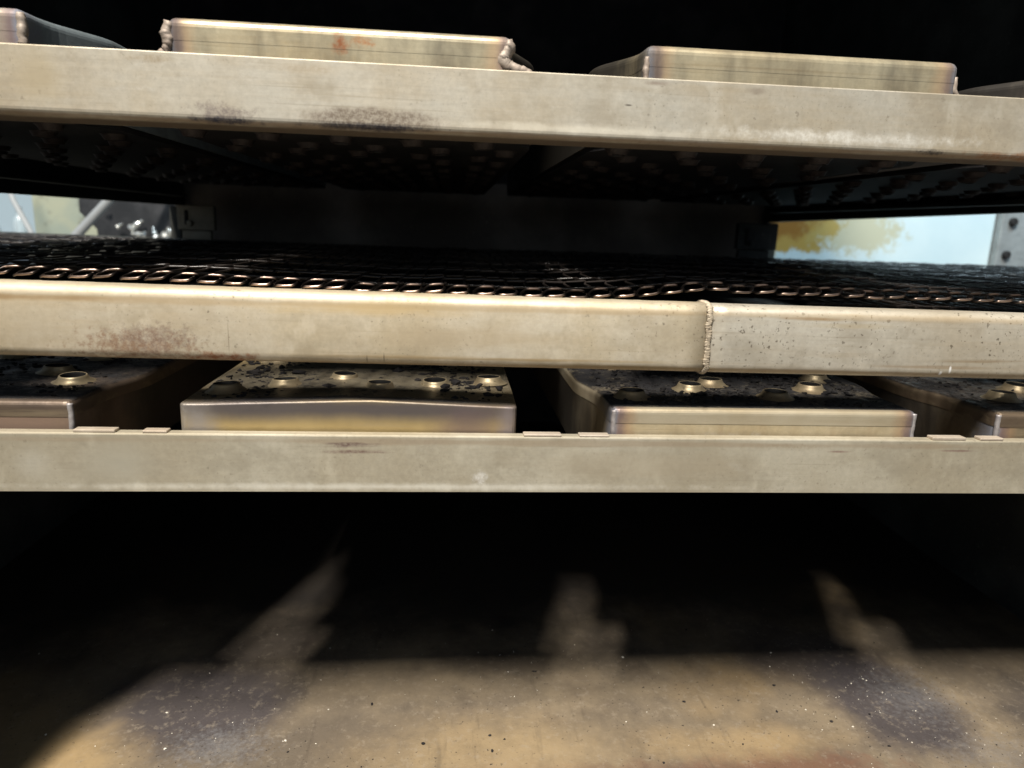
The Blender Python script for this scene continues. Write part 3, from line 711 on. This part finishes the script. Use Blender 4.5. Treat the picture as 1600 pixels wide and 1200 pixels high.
# ================================================================ BEYOND THE TUNNEL, RIGHT
k = NT('stained_white_panel')
cp = k.mix(k.mr(k.noise(3, 4), .35, .7), (.50, .62, .66), (.60, .70, .72))
y1 = k.ellipse((1.0, 0, .035), (.16, 1, .085), .96, breakup=24, amp=.7, soft=-.1)
cp = k.mix(y1, cp, (.40, .25, .035))
y2 = k.ellipse((.97, 0, .06), (.14, 1, .07), .9, breakup=26, amp=.6, soft=.05)
cp = k.mix(y2, cp, (.25, .105, .012))
y3 = k.ellipse((1.22, 0, .02), (.16, 1, .07), .6, breakup=30, amp=.95, soft=.2, gran=False)
cp = k.mix(y3, cp, (.42, .34, .12))
M_WP = k.finish(cp, .45, .2)
pn = thing('steel_panel', 'pale blue-white steel panel with yellow grease stain, seen through the right opening', 'panel', (0, 1.6, 0),
           me=MB().bbox(.78, 1.665, 0, .03, -OZ/S+.005, .55, .004).mesh('steel_panel', M_WP))
M_POST = oxide_steel('grey_post_steel', (.34, .36, .36), (.27, .29, .29), (.2, .2, .19), metal=.4)
ps = thing('corner_post', 'grey steel post with dark bolts at the far right of the opening', 'post', (0, 1.575, 0))
put('post', MB().bbox(1.667, 1.86, 0, .05, -OZ/S+.005, .55, .004).mesh('post', M_POST), ps)
bolt_me = MB().lathe([(.013, 0), (.013, .008), (.010, .012), (.004, .012)], 12).mesh('bolt', M_SOOT)
for (bx, bz) in ((1.700, .066), (1.696, -.033), (1.700, .165), (1.70, -.132)): put('bolt', bolt_me, ps, (bx, 0, bz), (R(90), 0, 0))

# ================================================================ BEYOND THE TUNNEL, LEFT
k = NT('olive_painted_panel')
co = k.mix(k.mr(k.noise(5, 5, .6), .38, .66), (.36, .37, .27), (.27, .31, .26))
co = k.mix(k.mr(k.noise(7, 5, .6, off=(3, 3, 3)), .55, .68, 0, .8), co, (.10, .09, .07))
M_OL = k.finish(co, .6)
thing('olive_cabinet', 'pale olive painted cabinet seen through the left opening', 'cabinet', (0, 2.5, 0),
      me=MB().bbox(-1.655, -1.17, 0, .3, -OZ/S+.005, .5, .01).mesh('olive_cabinet', M_OL))
M_DK = sooty('dark_machine_paint', (.02, .021, .023), (.05, .05, .053), .5, 9)
dm = thing('dark_machine', 'dark blue-grey machine with small bright fittings, through the left opening', 'machine', (0, 2.2, 0))
v, f = loft([([(-1.275, 0), (-.6, 0), (-.6, .25), (-1.275, .25)], -OZ/S+.005), ([(-1.275, 0), (-.6, 0), (-.6, .25), (-1.275, .25)], -.06), ([(-1.33, 0), (-.6, 0), (-.6, .25), (-1.33, .25)], .0), ([(-1.31, 0), (-.6, 0), (-.6, .25), (-1.31, .25)], .4)])
put('housing', mesh_of('housing', v, f, M_DK), dm)
k = NT('bright_fitting'); M_FIT = k.finish((.7, .7, .66), .25, .8)
fit_me = MB().lathe([(.018, 0), (.018, .012), (.009, .018), (.012, .024), (.012, .04), (.006, .05), (.006, .065)], 12).mesh('fitting', M_FIT)
for (x, z, s) in ((-1.145, -.075, .9), (-1.19, -.07, .5), (-1.03, -.10, 1.1), (-1.095, -.095, .8), (-1.06, -.105, .8), (-1.22, -.005, .45), (-.985, -.09, .7)):
    o = put('fitting', fit_me, dm, (x, -.03, z+.02), (random.uniform(-.5, .5), random.uniform(-1.7, 1.7), 0)); o.scale = (s, s*.8, s*.9)
put('rod', MB().tube([(-.935, -.03, -.3), (-.935, -.03, .04)], .011, 10).mesh('rod', M_FIT, True), dm)
k = NT('grey_pipe'); M_PIPE = k.finish(k.mix(k.noise(20), (.30, .31, .31), (.42, .43, .43)), .45, .3)
pipe = thing('conduit_pipe', 'slanting grey pipe in front of the olive cabinet', 'pipe', (0, 2.0, 0),
      me=MB().tube([(-1.42, .0, -.30), (-1.285, 0, -.115), (-1.10, 0, .075), (-1.0, .02, .25), (-1.0, .16, .30)], .015, 12).mesh('conduit_pipe', M_PIPE, True))
bench = thing('workbench', 'dark bench carrying bottles, at the far left beyond the opening', 'bench', (0, 2.3, 0))
put('bench_top', MB().bbox(-2.3, -1.675, -.05, .6, -.165, -.140, .004).mesh('bench_top', M_PIPE), bench)
for lx in (-2.27, -1.70):
    for ly in (-.02, .57): put('leg', MB().bbox(lx-.015, lx+.015, ly-.015, ly+.015, -OZ/S+.005, -.1655, .003).mesh('leg', M_DK), bench)
k = NT('clear_bottle_plastic'); k.b.inputs['Transmission Weight'].default_value = .55; M_BOT = k.finish((.72, .82, .86), .18)
def bottle(x, y, hh, r, label):
    thing('bottle', label, 'bottle', (x, y, -.1395), group='bottles on the bench',
          me=MB().lathe([(r*.9, 0), (r, .006), (r, hh*.55), (r*.8, hh*.7), (r*.4, hh*.82), (r*.38, hh*.97), (r*.45, hh*.97), (r*.45, hh)], 18).mesh('bottle', M_BOT, True))
bottle(-1.765, 2.42, .12, .028, 'short clear bottle on the bench, leftmost of three')
bottle(-1.705, 2.5, .15, .026, 'taller clear bottle behind the hose on the bench')
bottle(-1.69, 2.62, .10, .02, 'small clear bottle beside the olive cabinet')
k = NT('blue_box_paint'); M_BLU = k.finish((.30, .37, .41), .5)
thing('blue_box', 'light blue box at the left edge of the left opening', 'box', (0, 2.8, -.1395), me=MB().bbox(-2.2, -1.80, 0, .09, .0, .34, .006).mesh('blue_box', M_BLU))
k = NT('grey_hose'); M_HOSE = k.finish((.45, .46, .46), .4)
thing('hose', 'thin pale hose hanging in front of the bottles', 'hose', (0, 2.22, 0),
      me=MB().tube([(-1.62, 0, .28), (-1.585, 0, .12), (-1.560, 0, .03), (-1.520, 0, -.06), (-1.48, 0, -.16), (-1.46, 0, -.5)], .009, 8).mesh('hose', M_HOSE, True))
